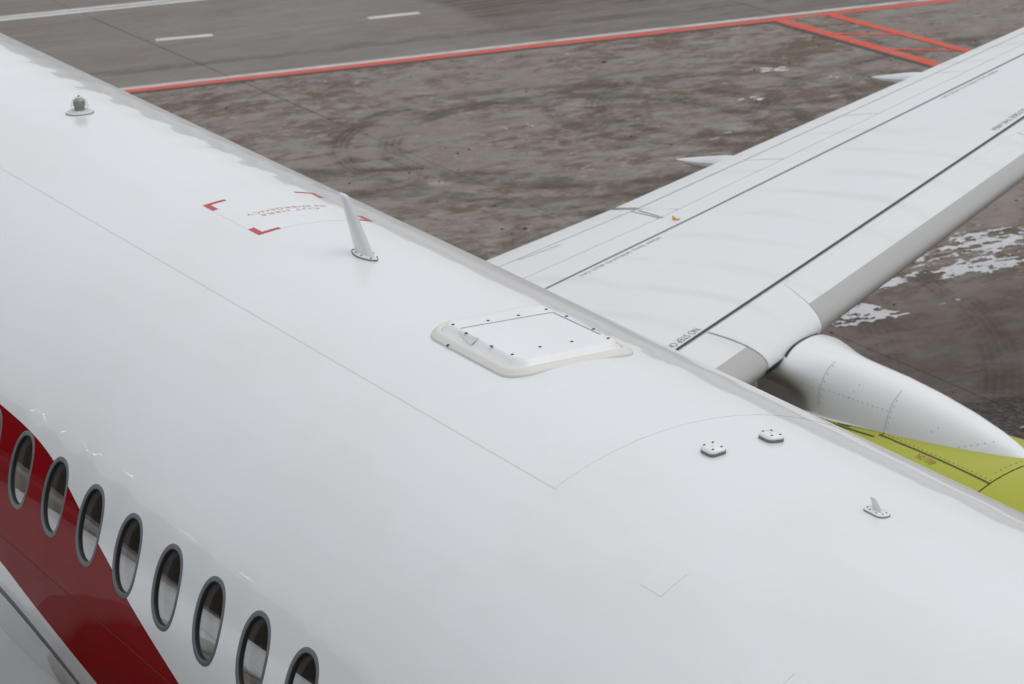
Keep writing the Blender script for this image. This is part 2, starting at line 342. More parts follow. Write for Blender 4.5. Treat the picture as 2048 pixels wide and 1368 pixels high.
# snow lying in patches: a thin crust cut by noise
def vnoise(x, y, seed=0):
    def h(i, j):
        n = (i * 374761393 + j * 668265263 + seed * 982451653) & 0x7fffffff
        n = (n ^ (n >> 13)) * 1274126177 & 0x7fffffff; return ((n ^ (n >> 16)) & 0xffff) / 65535.0
    xi, yi = np.floor(x).astype(np.int64), np.floor(y).astype(np.int64); fx, fy = x - xi, y - yi
    fx, fy = fx * fx * (3 - 2 * fx), fy * fy * (3 - 2 * fy)
    return (h(xi, yi) * (1 - fx) + h(xi + 1, yi) * fx) * (1 - fy) + (h(xi, yi + 1) * (1 - fx) + h(xi + 1, yi + 1) * fx) * fy
def fbm(x, y, seed=0, o=5):
    v = 0; a = 0.5; f = 1.0
    for k in range(o): v = v + a * vnoise(x * f + 17 * k, y * f - 9 * k, seed + k); a *= 0.6; f *= 2.1
    return v
M['snow'] = mat('snow', (0.50, 0.50, 0.515), 0.8, spec=0.2)
_t = M['snow'].node_tree; _g = N(_t, 'ShaderNodeNewGeometry').outputs['Position']
_n = noise(_t, mapping(_t, _g, (24, 15, 1)), 1.0, 5, 0.7); _n2 = noise(_t, mapping(_t, _g, (5, 3, 1)), 1.0, 4, 0.6)
_c = mixc(_t, ramp(_t, mathn(_t, 'ADD', mathn(_t, 'MULTIPLY', _n, .65), mathn(_t, 'MULTIPLY', _n2, .35)), 0.52, 0.66), (0.56, 0.56, 0.575), (0.25, 0.22, 0.20)); _t.links.new(_c, _t.nodes['Principled BSDF'].inputs['Base Color'])
def snow(cells, seed):
    V, F = [], []
    for (cx, cy, ax, ay, dens) in cells:
        st = 0.020; gx = np.arange(cx - ax, cx + ax, st); gy = np.arange(cy - ay, cy + ay, st * 1.7)
        Xg, Yg = np.meshgrid(gx, gy, indexing='ij')
        rr = np.clip(1.15 - np.hypot((Xg - cx) / ax, (Yg - cy) / ay), 0, 1)
        d = fbm(Xg * 1.9, Yg * 0.95, seed) * 0.55 + (fbm(Xg * 7, Yg * 3.6, seed + 9) - .5) * 0.75 + (fbm(Xg * 22, Yg * 14, seed + 5, 3) - .4) * 0.55 + .16 + rr * 0.34 - dens
        hgt = np.clip(d * 0.05, 0, 0.010)
        idx = -np.ones(d.shape, int); keep = d > -0.02
        ii, jj = np.nonzero(keep); base = len(V)
        idx[ii, jj] = base + np.arange(len(ii))
        V += [(Xg[a, b], Yg[a, b], 0.004 + hgt[a, b]) for a, b in zip(ii, jj)]
        q = (idx[:-1, :-1] >= 0) & (idx[1:, :-1] >= 0) & (idx[1:, 1:] >= 0) & (idx[:-1, 1:] >= 0) & (d[:-1, :-1] > 0)
        for a, b in zip(*np.nonzero(q)): F.append((idx[a, b], idx[a + 1, b], idx[a + 1, b + 1], idx[a, b + 1]))
    return V, F
def stuff(name, me, label):
    o = bpy.data.objects.new(name, me); COL.objects.link(o); o['kind'] = 'stuff'; o['label'] = label; return o
v, f = snow([(-28.25, 14.5, 0.50, 1.5, 0.80), (-27.3, 13.9, 0.48, 1.3, 0.82), (-27.95, 13.1, 0.25, 0.45, 0.85), (-27.35, 12.7, 0.35, 0.5, 0.85), (-26.55, 11.75, 0.42, 0.75, 0.82), (-26.35, 12.9, 0.16, 0.5, 0.88)], 3)
o = stuff('snow_patch', mesh('snow_patch', v, f, 'snow', smooth=True), 'thin broken crust of old snow behind the wing leading edge'); o['category'] = 'snow'
v, f = snow([(-36.15, 16.65, 0.35, 0.42, 0.92), (-36.45, 18.3, 0.35, 0.55, 0.95), (-22.45, 10.85, 0.2, 0.3, 0.84), (-37.6, 17.9, 0.3, 0.5, 1.0), (-36.6, 13.2, 0.35, 0.5, 1.0), (-35.4, 13.0, 0.2, 0.3, 1.0), (-34.6, 15.1, 0.3, 0.4, 1.0), (-34.9, 9.9, .3, .4, 1.0), (-33.5, 9.6, .3, .4, 1.02)], 21)
o = stuff('slush', mesh('slush', v, f, 'snow', smooth=True), 'small scattered scraps of slush on the muddy concrete'); o['category'] = 'snow'
# mud clods
V, F = [], []
for k in range(260):
    x, y = random.uniform(-41, -22), random.uniform(8, 24); r = random.choice((0.006, 0.008, 0.012, 0.018))
    if k == 0: x, y, r = -39.57, 16.16, 0.034
    if k == 1: x, y, r = -31.9, 10.5, 0.026
    a0 = random.random() * 6
    ring = lambda s, h: [(x + r * s * random.uniform(.7, 1.2) * math.cos(a0 + i * math.pi / 3), y + r * s * random.uniform(.8, 1.6) * math.sin(a0 + i * math.pi / 3), 0.002 + h * r) for i in range(6)]
    n = len(V); vv, ff = loft([ring(1, 0), ring(0.7, 0.5), ring(0.25, 0.7)], cap1=True); V += vv; F += [tuple(i + n for i in q) for q in ff]
M['mud'] = mat('mud', (0.05, 0.04, 0.03), 0.9)
o = stuff('mud_clod', mesh('mud_clod', V, F, 'mud', smooth=False), 'small dark clods of mud strewn over the concrete'); o['category'] = 'mud'
# far-off wood that the glossy fuselage mirrors along the horizon
M['forest'] = mat('forest', (0.055, 0.062, 0.05), 0.95, spec=0.1)
V, F = [], []
for k in range(2600):
    a = random.uniform(0, 2 * math.pi); d = random.uniform(250, 330); h = random.uniform(13, 21) + 3 * math.sin(a * 7) ; w = h * random.uniform(.16, .28)
    x, y = -15 + d * math.cos(a), d * math.sin(a); n = len(V)
    for (s, z) in ((0.5, 0), (1.0, 0.18), (0.55, 0.6), (0.05, 1.0)):
        V += [(x + w * s * random.uniform(.75, 1.2) * math.cos(i * math.pi / 3), y + w * s * random.uniform(.75, 1.2) * math.sin(i * math.pi / 3), z * h) for i in range(6)]
    F += [tuple(q + n for q in qq) for qq in loft([[0] * 6] * 4)[1]]
o = stuff('distant_wood', mesh('distant_wood', V, F, 'forest', smooth=False), 'dark far-off wood mirrored along the side of the fuselage'); o['category'] = 'wood'

# long dark service building across the apron, seen only as the dark band mirrored in the windows and the flank
M['clad'] = mat('dark_cladding', (0.060, 0.050, 0.042), 0.7, spec=0.2); M['orange_trim'] = mat('orange_trim', (0.30, 0.10, 0.02), 0.6)
lm = bpy.data.materials.new('lamp_glow'); lm.use_nodes = True; lp = lm.node_tree.nodes['Principled BSDF']; lp.inputs['Emission Color'].default_value = (1.0, 0.80, 0.52, 1); lp.inputs['Emission Strength'].default_value = 15; M['glow'] = lm
hall = bpy.data.objects.new('service_building', None); COL.objects.link(hall); hall.location = (-54.73, -24.10, 0); hall.rotation_euler = (0, 0, math.radians(29))
hall['label'] = 'long dark service building mirrored as a dark band in the cabin windows'; hall['category'] = 'building'
def boxm(x0, x1, y0, y1, z0, z1):
    v = [(x, y, z) for z in (z0, z1) for x, y in ((x0, y0), (x1, y0), (x1, y1), (x0, y1))]
    return v, [(3, 2, 1, 0), (4, 5, 6, 7), (0, 1, 5, 4), (1, 2, 6, 5), (2, 3, 7, 6), (3, 0, 4, 7)]
def bpart(name, b, m): o = part(name, mesh(name, *boxm(*b), m, smooth=False), hall, loc=(0, 0, 0)); return o
bpart('wall', (-18, 0, -60, 60, 0, 6.6), 'clad'); bpart('roof', (-18.2, 0.25, -60.2, 60.2, 6.6, 6.85), 'clad')
bpart('trim_band', (0, 0.06, -60, 60, 4.35, 4.5), 'orange_trim')
for k in range(-14, 15): bpart('wall_rib', (0, 0.12, k * 4.1 - .06, k * 4.1 + .06, 0, 4.3), 'clad')
for y, z in ((3.15, 8.0), (3.0, 8.2), (2.85, 8.5), (2.72, 8.8), (2.6, 9.15), (2.24, 9.18), (-.94, 7.66), (-1.15, 7.7), (-1.4, 7.95)):
    l = bpart('roof_lamp', (-.05, .12, y - .05, y + .05, z - .06, z + .06), 'glow'); part('lamp_stem', mesh('lamp_stem', *boxm(-.04, .0, y - .02, y + .02, 6.85, z - .061), 'clad', smooth=False), l, loc=(0, 0, 0))

# ================================================================== FUSELAGE
PITCH, X0, THW, WW, WH = 0.53, -15.653961, 16.90, 0.3194, 0.4531
SW = TH(THW)
def smooth_poly(pts, n=10):
    P = [np.array(p, float) for p in pts]; out = []
    for i in range(len(P) - 1):
        p0, p1, p2, p3 = P[max(i - 1, 0)], P[i], P[i + 1], P[min(i + 2, len(P) - 1)]
        for k in range(n):
            t = k / n; out.append(0.5 * (2 * p1 + (p2 - p0) * t + (2 * p0 - 5 * p1 + 4 * p2 - p3) * t * t + (3 * p1 - p0 - 3 * p2 + p3) * t ** 3))
    out.append(P[-1]); return out
XA, XB, SA, SB = -20.5, -7.5, TH(-42), TH(60)
up = smooth_poly([(-20.4, 23.0), (-18.2, 24.6), (-16.9, 25.2), (-16.176, 25.0), (-15.626, 24.3), (-15.2, 22.3), (-14.75, 18.2), (-14.203, 12.83), (-13.93, 9.6), (-13.264, 3.07), (-12.2, -8.0), (-10.8, -24.0), (-9.4, -41.0)])
lo = smooth_poly([(-20.4, 9.0), (-18.2, 4.5), (-16.9, 0.6), (-15.953, -4.18), (-15.505, -7.21), (-14.595, -13.7), (-13.2, -24.5), (-11.2, -41.0)])
stripe = [(x, TH(t)) for x, t in up] + [(x, TH(t)) for x, t in lo[::-1]]
gu = smooth_poly([(-20.45, 3.0), (-18.5, -2.6), (-17.2, -6.9), (-16.08, -10.94), (-15.779, -12.39), (-15.365, -15.4), (-15.0, -19.4), (-14.2, -32.0), (-13.7, -41.5)])
gl = smooth_poly([(-20.45, 1.0), (-18.5, -4.8), (-17.2, -9.1), (-16.13, -12.83), (-15.767, -14.7), (-15.365, -17.9), (-15.05, -21.6), (-14.4, -32.5), (-13.95, -41.5)])
sealp = [(x, TH(t)) for x, t in gu] + [(x, TH(t)) for x, t in gl[::-1]]
fairp = [(x, TH(t)) for x, t in gl] + [(-20.45, TH(-41.5))]
WK = list(range(-4, 13))
holes = [[(X0 + k * PITCH + a, SW + b) for a, b in superell(WW - 0.006, WH - 0.006)] for k in WK]
def pip(px, py, poly):
    poly = np.asarray(poly); inside = np.zeros(len(px), bool); n = len(poly); j = n - 1
    for i in range(n):
        xi, yi, xj, yj = *poly[i], *poly[j]
        c = ((yi > py) != (yj > py)); den = (yj - yi) if yj != yi else 1e-12
        inside ^= c & (px < (xj - xi) * (py - yi) / den + xi); j = i
    return inside
pts, edges = [], []
def add_loop(loop):
    n = len(pts); pts.extend(loop); edges.extend((n + i, n + (i + 1) % len(loop)) for i in range(len(loop)))
box = [(XA + (XB - XA) * i / 130, SA) for i in range(130)] + [(XB, SA + (SB - SA) * i / 51) for i in range(51)] + [(XB - (XB - XA) * i / 130, SB) for i in range(130)] + [(XA, SB - (SB - SA) * i / 51) for i in range(51)]
add_loop(box)
for h in holes: add_loop(h)
add_loop(stripe); add_loop(sealp)
gx, gs = np.meshgrid(np.arange(XA + 0.1, XB, 0.1), np.arange(SA + 0.05, SB, 0.061)); gp = np.c_[gx.ravel(), gs.ravel()]
cp = np.array(pts); keep = np.array([np.min((cp[:, 0] - a) ** 2 + (cp[:, 1] - b) ** 2) > 0.026 ** 2 for a, b in gp])
pts += [tuple(q) for q in gp[keep]]
cv, ce, cf, _, _, _ = delaunay_2d_cdt([Vector(q) for q in pts], edges, [], 0, 1e-6)
cv = np.array([(q.x, q.y) for q in cv]); cf = np.array([q for q in cf]); cen = cv[cf].mean(1)
lab = np.zeros(len(cf), int)
lab[pip(cen[:, 0], cen[:, 1], stripe)] = 1
lab[pip(cen[:, 0], cen[:, 1], sealp)] = 2
lab[pip(cen[:, 0], cen[:, 1], fairp) & (lab != 2)] = 3
for h in holes: lab[pip(cen[:, 0], cen[:, 1], h)] = -1
inb = (cen[:, 1] > SA) & (cen[:, 1] < SB) & (cen[:, 0] > XA) & (cen[:, 0] < XB); lab[~inb] = -1
def sub(l, h):
    ff = cf[lab == l]; u, inv = np.unique(ff, return_inverse=True); ff = inv.reshape(-1, 3)
    vv = [cyl(*cv[i], h) for i in u]; nn = [cyln(cv[i][1]) for i in u]
    a, b, c = [np.array([vv[q[k]] for q in ff]) for k in range(3)]
    fn = np.cross(b - a, c - a); cn = np.array([nn[q[0]] for q in ff]); flip = (fn * cn).sum(1) < 0
    ff = [tuple(q[::-1]) if s else tuple(q) for q, s in zip(ff, flip)]
    return vv, ff, nn
# rest of the hull: rings with a nose and tail taper
def hull_r(x):
    if x > -7.5: u = (x + 7.5) / 6.0; return R * math.sqrt(max(0, 1 - u ** 2.2)), -0.35 * u * u
    if x < -30: u = (-30 - x) / 11.0; return R * (1 - 0.9 * u ** 1.6), 1.1 * u ** 1.6
    return R, 0.0
def ring_strip(xl, t0, t1, n):
    V, Nn = [], []
    for x in xl:
        r, dz = hull_r(x)
        for i in range(n + 1):
            a = math.radians(t0 + (t1 - t0) * i / n - 90); V.append((x, r * math.sin(a), r * math.cos(a) + dz)); Nn.append((0, math.sin(a), math.cos(a)))
    F = []
    for i in range(len(xl) - 1):
        for j in range(n): a = i * (n + 1) + j; F.append((a, a + n + 1, a + n + 2, a + 1))
    return V, F, Nn
v0, f0, n0 = sub(0, 0.0)
xl = [XA + (XB - XA) * i / 130 for i in range(131)]
v1, f1, n1 = ring_strip(xl, 60, 318, 129)
v2, f2, n2 = ring_strip([-41, -39, -37, -35, -33, -31.5, -30.0, -27, -24, -22, XA], -42, 318, 180)
v3, f3, n3 = ring_strip([XB] + [-7.5 + 6.0 * math.sin(math.pi / 2 * i / 24) for i in range(1, 25)], -42, 318, 180)
n3 = []
for q in v3:
    r, dz = hull_r(q[0]); e = 0.01; ra, za = hull_r(max(q[0] - e, -7.5)); rb, zb = hull_r(min(q[0] + e, -1.51))
    y, z = q[1], q[2] - dz; L = math.hypot(y, z) or 1; n3.append(Vector((-(rb - ra) / (2 * e) - (zb - za) / (2 * e) * z / L, y / L, z / L)).normalized())
n2 = [Vector((0, q[1], q[2])).normalized() for q in n2]
VV, FF, NN = list(v0), list(f0), list(n0)
for v, f, n in ((v1, f1, n1), (v2, f2, n2), (v3, f3, n3)):
    k = len(VV); VV += v; FF += [tuple(i + k for i in q) for q in f]; NN += n
fus = part('fuselage', mesh('fuselage', VV, FF, 'white', normals=NN))
v, f, n = sub(1, 0.0); part('livery_stripe', mesh('livery_stripe', v, f, 'red', normals=n), label='dark red swoosh painted across the windows')
v, f, n = sub(2, -0.003); part('fairing_seal', mesh('fairing_seal', v, f, 'seal', normals=n), fus)
v, f, n = sub(3, 0.0); part('wing_body_fairing', mesh('wing_body_fairing', v, f, 'white', normals=n), fus)

def sheet(x0, x1, s0, s1, h, nx, ns, m, lip=0.0):
    V, F, Nn = [], [], []
    S = [s0 + (s1 - s0) * j / ns for j in range(ns + 1)]; Xs = [x0 + (x1 - x0) * i / nx for i in range(nx + 1)]
    for x in Xs:
        for s in S: V.append(cyl(x, s, h)); Nn.append(cyln(s))
    for i in range(nx):
        for j in range(ns): a = i * (ns + 1) + j; F.append((a, a + ns + 1, a + ns + 2, a + 1))
    if lip:
        per = [(x, s0) for x in Xs] + [(x1, s) for s in S[1:]] + [(x, s1) for x in Xs[-2::-1]] + [(x0, s) for s in S[-2:0:-1]]
        k = len(V); n = len(per)
        for x, s in per: V.append(cyl(x, s, h)); Nn.append(cyln(s))
        for x, s in per: V.append(cyl(x, s, h - lip)); Nn.append(cyln(s))
        for i in range(n): F.append((k + i, k + n + i, k + n + (i + 1) % n, k + (i + 1) % n))
    return mesh('sheet', V, F, m, normals=Nn)
SL = TH(64.95)
part('crown_skin_panel', sheet(-27.0, -11.12, SL, -SL, 0.0005, 120, 44, 'white', 0.0006), fus)
def seamline(pts_, w, m, h, name, parent):
    V, F = [], []; Q = [Vector(q) for q in pts_]
    for i, q in enumerate(Q):
        d = (Q[min(i + 1, len(Q) - 1)] - Q[max(i - 1, 0)]).normalized(); nn = Vector((-d.y, d.x))
        V += [cyl(*(q + nn * w / 2), h), cyl(*(q - nn * w / 2), h)]
    F = [(2 * i, 2 * i + 2, 2 * i + 3, 2 * i + 1) for i in range(len(Q) - 1)]
    return part(name, mesh(name, V, F, m), parent)
seamline([(-27 + 15.9 * i / 60, SL - 0.002) for i in range(61)], 0.0045, 'seam', 0.0008, 'lap_seam', fus)
seamline([(-20.4 + 12.8 * i / 60, TH(1.75)) for i in range(61)], 0.005, mat('stringer_seam', (0.13, 0.03, 0.03), 0.6), 0.0012, 'lap_seam', fus)
for (x0, x1, a, b) in ((-10.13, -9.96, 58.9, 63.6), (-9.22, -9.0, 54.5, 59.3), (-12.33, -12.22, 72.5, 76.2), (-11.98, -11.9, 80.0, 84.0), (-13.45, -13.3, 77.0, 79.5), (-11.55, -11.45, 70.0, 73.0), (-11.93, -11.86, 87, 90)):
    part('repair_patch', sheet(x0, x1, TH(a), TH(b), 0.0006, 6, 10, 'patch', 0.0012), fus)

# windows: one built, the rest copied
def conform(outl, x0, s0, h): return [Vector(cyl(x0 + a, s0 + b, h)) for a, b in outl]
wl0 = (0, SW)
def ringloft(specs, m, name, cap=False):
    rings = [conform(superell(w, hh), 0, SW, h) for w, hh, h in specs]; v, f = loft(rings, cap1=cap)
    return mesh(name, v, f, m, sharp=40)
w_frame = ringloft([(WW, WH, -0.004), (WW, WH, 0.0012), (WW - 0.006, WH - 0.006, 0.0022), (WW - 0.05, WH - 0.05, 0.0016), (WW - 0.056, WH - 0.056, -0.003)], 'grey', 'window_frame')
w_seal = ringloft([(WW - 0.0555, WH - 0.0555, -0.002), (WW - 0.059, WH - 0.059, -0.015), (WW - 0.078, WH - 0.078, -0.0165)], 'black', 'window_seal')
def curved(w, h, hh, m, name, k=9):
    rings = [[(a * q / k, b * q / k) for a, b in superell(w, h)] for q in range(k, 0, -1)]
    v, f = loft([[Vector(cyl(a, SW + b, hh)) for a, b in r] for r in rings], cap1=True)
    return mesh(name, v, f, m, normals=[cyln(SW + b) for r in rings for a, b in r])
w_pane = curved(WW - .058, WH - .058, -.0142, 'glass', 'window_pane')
w_liner = ringloft([(WW - 0.080, WH - 0.080, -0.018), (WW - 0.074, WH - 0.074, -0.026), (WW - 0.094, WH - 0.094, -0.050), (WW - 0.06, WH - 0.06, -0.09), (WW + 0.04, WH + 0.06, -0.145)], 'liner', 'cabin_liner')
w_in = curved(WW - .09, WH - .09, -.049, 'dome', 'inner_pane')
w_shade = sheet(-0.13, 0.13, SW + 0.13, SW + 0.24, -0.075, 1, 4, 'liner')
def window(xk):
    o = part('window', w_frame, None, None, OFF + Vector((xk, 0, 0)))
    for nm, me in (('window_seal', w_seal), ('window_pane', w_pane), ('cabin_liner', w_liner), ('inner_pane', w_in)): part(nm, me, o, loc=(0, 0, 0))
    return o
win = window(X0)
for k in WK:
    if k == 0: continue
    c = win.copy(); COL.objects.link(c); c.location = OFF + Vector((X0 + k * PITCH, 0, 0))
    for ch in win.children:
        d = ch.copy(); COL.objects.link(d); d.parent = c
# dark cabin behind the windows: far-side lining, seat row, floor
v, f = loft([[(-19.5, y, z) for y, z in ((-1.45, -0.95), (-1.52, 0.0), (-1.45, .62), (-1.05, 1.05), (0, 1.2), (1.3, 0.9), (1.5, 0.0), (1.4, -0.95))], [(-8.5, y, z) for y, z in ((-1.45, -0.95), (-1.52, 0.0), (-1.45, .62), (-1.05, 1.05), (0, 1.2), (1.3, 0.9), (1.5, 0.0), (1.4, -0.95))]])
f = [q for q in f if 0 not in q or 1 not in q]
f = [q for i, q in enumerate(f) if not (set(q) & {1} and set(q) & {2})]
part('cabin_lining', mesh('cabin_lining', v, f, 'cabin', smooth=False), fus)

# red rescue marking
def flat(poly, h, name, m, parent, xf=lambda a, b: (a, b)):
    """closed 2-D outline laid on the crown; triangulated by blender"""
    V = [cyl(*xf(a, b), h) for a, b in poly]
    return part(name, mesh(name, V, [tuple(range(len(V)))], m, smooth=False), parent)
marking = hub('rescue_marking', 'red emergency cutting mark painted on the crown')
bx0, bx1, bs0, bs1 = -16.11, -15.31, TH(81.15), TH(104.95)
part('marking_panel', sheet(bx0, bx1, bs0, bs1, 0.0011, 16, 24, 'patch', 0.0012), marking)
def strip_patch(x0, x1, s0, s1, h):
    n = 4; V, F = [], []
    for i in range(n + 1):
        for j in range(n + 1): V.append(cyl(x0 + (x1 - x0) * i / n, s0 + (s1 - s0) * j / n, h))
    for i in range(n):
        for j in range(n): a = i * (n + 1) + j; F.append((a, a + n + 1, a + n + 2, a + 1))
    return V, F
for (x, dx) in ((bx0, 1), (bx1, -1)):
    for (s, ds) in ((bs0, 1), (bs1, -1)):
        a = strip_patch(*sorted((x, x + dx * 0.037)), *sorted((s, s + ds * 0.140)), 0.0017)
        b = strip_patch(*sorted((x + dx * 0.037, x + dx * 0.150)), *sorted((s, s + ds * 0.037)), 0.0017)
        v, f = merge(a, b); part('corner_bracket', mesh('corner_bracket', v, f, 'redmark'), marking)
def text_mesh(body, space=1.0):
    cu = bpy.data.curves.new('text', 'FONT'); cu.body = body; cu.size = 1.0; cu.resolution_u = 3; cu.space_character = space; cu.offset = -0.012
    ob = bpy.data.objects.new('text', cu); COL.objects.link(ob)
    dg = bpy.context.evaluated_depsgraph_get(); dg.update(); me = bpy.data.meshes.new_from_object(ob.evaluated_get(dg))
    bpy.data.objects.remove(ob)
    bm = bmesh.new(); bm.from_mesh(me); bmesh.ops.remove_doubles(bm, verts=bm.verts, dist=1e-4)
    V = [tuple(q.co) for q in bm.verts]; F = [tuple(x.index for x in q.verts) for q in bm.faces]; bm.free()
    a = np.array(V); return (a - [a[:, 0].min(), 0, 0]).tolist(), F, a[:, 0].max() - a[:, 0].min()
def put_text(body, name, m, parent, length, cap, place, space=1.0):
    """lettering laid on a curved surface, one part per word"""
    V, F, L = text_mesh(body, space); kx, ky = length / L, cap / 0.70; V = np.array(V)
    par = list(range(len(V)))
    def fd_(i):
        while par[i] != i: par[i] = par[par[i]]; i = par[i]
        return i
    for f in F:
        for k in f[1:]: par[fd_(f[0])] = fd_(k)
    roots = {}
    for i in range(len(V)): roots.setdefault(fd_(i), []).append(i)
    gl = sorted(roots.values(), key=lambda q: V[q, 0].min()); words = [[gl[0]]]
    edge = V[gl[0], 0].max()
    for q in gl[1:]:
        if V[q, 0].min() - edge > 0.22: words.append([])
        words[-1].append(q); edge = max(edge, V[q, 0].max())
    for w in words:
        ids = {i: n for n, i in enumerate(sorted(i for q in w for i in q))}
        vv = [place(V[i, 0] * kx, V[i, 1] * ky) for i in ids]; ff = [[ids[k] for k in f] for f in F if f[0] in ids]
        part(name, mesh(name, vv, ff, m, smooth=False), parent)
put_text('IN EMERGENCY', 'stencil_word', 'redmark', marking, 0.505, 0.040, lambda a, b: cyl(-15.722 + b, TH(100.9) - a, 0.0017), 1.05)
put_text('CUT HERE', 'stencil_word', 'redmark', marking, 0.372, 0.040, lambda a, b: cyl(-15.655 + b, TH(98.6) - a, 0.0017), 1.05)

# ------------------------------------------------------------------ things bolted to the crown
SCREW = {}
def screws(parent, pos, r=0.008, m='screw'):
    for x, s, h in pos:
        n = cyln(s); v, f = disc(cyl(x, s, h), n, r, 0.0016, 10)
        part('screw', mesh('screw', v, f, m, smooth=False), parent)
def plate(outl, x0, s0, specs, m, name, parent, cap=True):
    rings = []
    for sc_, h in specs: rings.append([Vector(cyl(x0 + a * sc_[0], s0 + b * sc_[1], h)) for a, b in outl])
    v, f = loft(rings, cap1=cap); return part(name, mesh(name, v, f, m, sharp=35), parent)
# beacon
be = hub('beacon_light', 'clear domed beacon light on the crown')
circ = [(math.cos(2 * math.pi * i / 28), math.sin(2 * math.pi * i / 28)) for i in range(28)]
plate(circ, -18.775, 0.0, [((.094, .094), 0.0), ((.094, .094), .004)], 'gasket', 'gasket', be)
plate(circ, -18.775, 0.0, [((.090, .090), .004), ((.088, .088), .010), ((.072, .072), .014), ((.066, .066), .020), ((.060, .060), .021)], 'beaconbase', 'base_ring', be)
rr = [((.058 * math.cos(a), .058 * math.cos(a)), .020 + .026 + .066 * math.sin(a)) for a in np.linspace(0, math.pi / 2 * .97, 10)]
plate(circ, -18.775, 0.0, [((.059, .059), .018)] + rr, 'dome', 'glass_dome', be)
plate(circ, -18.775, 0.0, [((.034, .034), .02), ((.034, .034), .045), ((.040, .040), .055), ((.038, .038), .085), ((.02, .02), .098)], 'lamp', 'lamp', be)
plate(circ, -18.775, 0.0, [((.006, .006), .110), ((.006, .006), .119)], 'redmark', 'tip', be)
# blade antenna
va = hub('blade_antenna', 'tall swept white blade antenna on the crown')
def lens(L, w, k=14):
    t = [(i / k) for i in range(k + 1)]; up_ = [(L * (0.5 - q), w * math.sin(math.pi * q) ** 0.62) for q in t]; return up_ + [(a, -b) for a, b in up_[-2:0:-1]]
ln = lens(0.285, 0.047)
plate(ln, -14.505, 0.0, [((1.03, 1.06), .0), ((1.03, 1.06), .007)], 'gasket', 'gasket', va)
plate(ln, -14.505, 0.0, [((1, 1), .007), ((1, 1), .013), ((.96, .92), .016)], 'white2', 'base_plate', va)
def foil(xa, xb, z, t, k=16):
    c = xb - xa; pts_ = []
    for i in range(k): a = 2 * math.pi * i / k; u = 0.5 + 0.5 * math.cos(a); w = t * (math.sin(math.pi * min(1, u ** 0.9)) ** 0.7 if 0 < u < 1 else 0); pts_.append((xa + c * u, math.copysign(w, math.sin(a)) if abs(math.sin(a)) > 1e-6 else 0, z))
    return pts_
v, f = loft([foil(-14.622, -14.368, R + .012, .023), foil(-14.648, -14.415, R + .05, .022), foil(-14.728, -14.560, R + .2, .018), foil(-14.778, -14.655, R + .283, .014), foil(-14.785, -14.668, R + .297, .012), foil(-14.780, -14.685, R + .302, .004)], cap1=True)
part('mast', mesh('mast', v, f, 'white', sharp=50), va)
screws(va, [(-14.60, -.024, .0165), (-14.545, -.034, .0165), (-14.47, -.036, .0165), (-14.39, -.018, .0165), (-14.60, .024, .0165), (-14.47, .036, .0165), (-14.39, .018, .0165)], .0062)
# roof hatch
hx, hs, hr = 0.485, 0.368, 0.15; hc = (-12.665, TH(90.3))
ha = hub('roof_hatch', 'raised white equipment hatch with a cream sealant rim')
def hring(ins, h): return [Vector(cyl(hc[0] + a, hc[1] + b, h)) for a, b in rrect(hx - ins, hs - ins, max(hr - ins, 0.05), 10)]
v, f = loft([hring(0, 0.0), hring(0.0, 0.008), hring(0.006, 0.014), hring(0.020, 0.018), hring(0.026, 0.024), hring(0.045, 0.030), hring(0.054, 0.026), hring(0.058, 0.018)])
part('sealant_rim', mesh('sealant_rim', v, f, 'cream', sharp=60), ha)
ZT = R + 0.036
def hflat(ins, dz):
    out = []
    for a, b in rrect(hx - ins, hs - ins, max(hr - ins, 0.05), 10): p_ = cyl(hc[0] + a, hc[1] + b, 0); out.append(Vector((p_[0], p_[1], ZT + dz)))
    return out
v, f = loft([hring(0.057, 0.016), [a.lerp(b, .75) for a, b in zip(hring(0.078, 0.026), hflat(0.088, -.006))], hflat(0.094, -0.0015), hflat(0.100, 0.0), hflat(0.16, 0.0005)], cap1=True)
cover = part('cover_plate', mesh('cover_plate', v, f, 'white2', sharp=70), ha)
def flatstrip(a, b, w, z, name, m, parent):
    a, b = Vector(a), Vector(b); d = (b - a).normalized(); nn = Vector((-d.y, d.x)) * w / 2
    P = [a + nn, a - nn, b - nn, b + nn]; return part(name, mesh(name, [(q.x, q.y, z) for q in P], [(0, 1, 2, 3)], m, smooth=False), parent)
flatstrip((-12.905, -0.258), (-12.875, 0.256), .006, ZT + .0025, 'plate_groove', 'bluegap', ha)
flatstrip((-12.878, 0.256), (-12.411, 0.262), .006, ZT + .0025, 'plate_groove', 'bluegap', ha)
for (x, y) in ((-12.986, -.255), (-12.94, -.081), (-12.93, .088), (-12.94, .255), (-12.776, .28), (-12.51, .28), (-12.336, .262), (-12.393, .089), (-12.409, -.081), (-12.382, -.25), (-12.558, -.27), (-12.82, -.27)):
    v, f = disc((x, y, ZT + .0015), (0, 0, 1), .0085, .0015, 12); part('screw', mesh('screw', v, f, 'screw', smooth=False), ha)
v, f = disc(cyl(-12.86, hc[1] - hs + .006, .014), cyln(TH(78)), .010, .003, 6); part('rim_notch', mesh('rim_notch', v, f, 'screw', smooth=False), ha)
# grey wedge standing in for a triangle of shade on the plate flank
yw = hc[1] - hs
v = [(-12.90, yw + .082, ZT - .006), (-12.74, yw + .070, ZT - .022), (-12.70, yw + .098, ZT + .003), (-12.72, yw + .060, ZT - .030)]
part('shade_wedge', mesh('shade_wedge', v, [(0, 1, 2), (0, 3, 1), (1, 3, 2)], 'seam', smooth=False), ha)
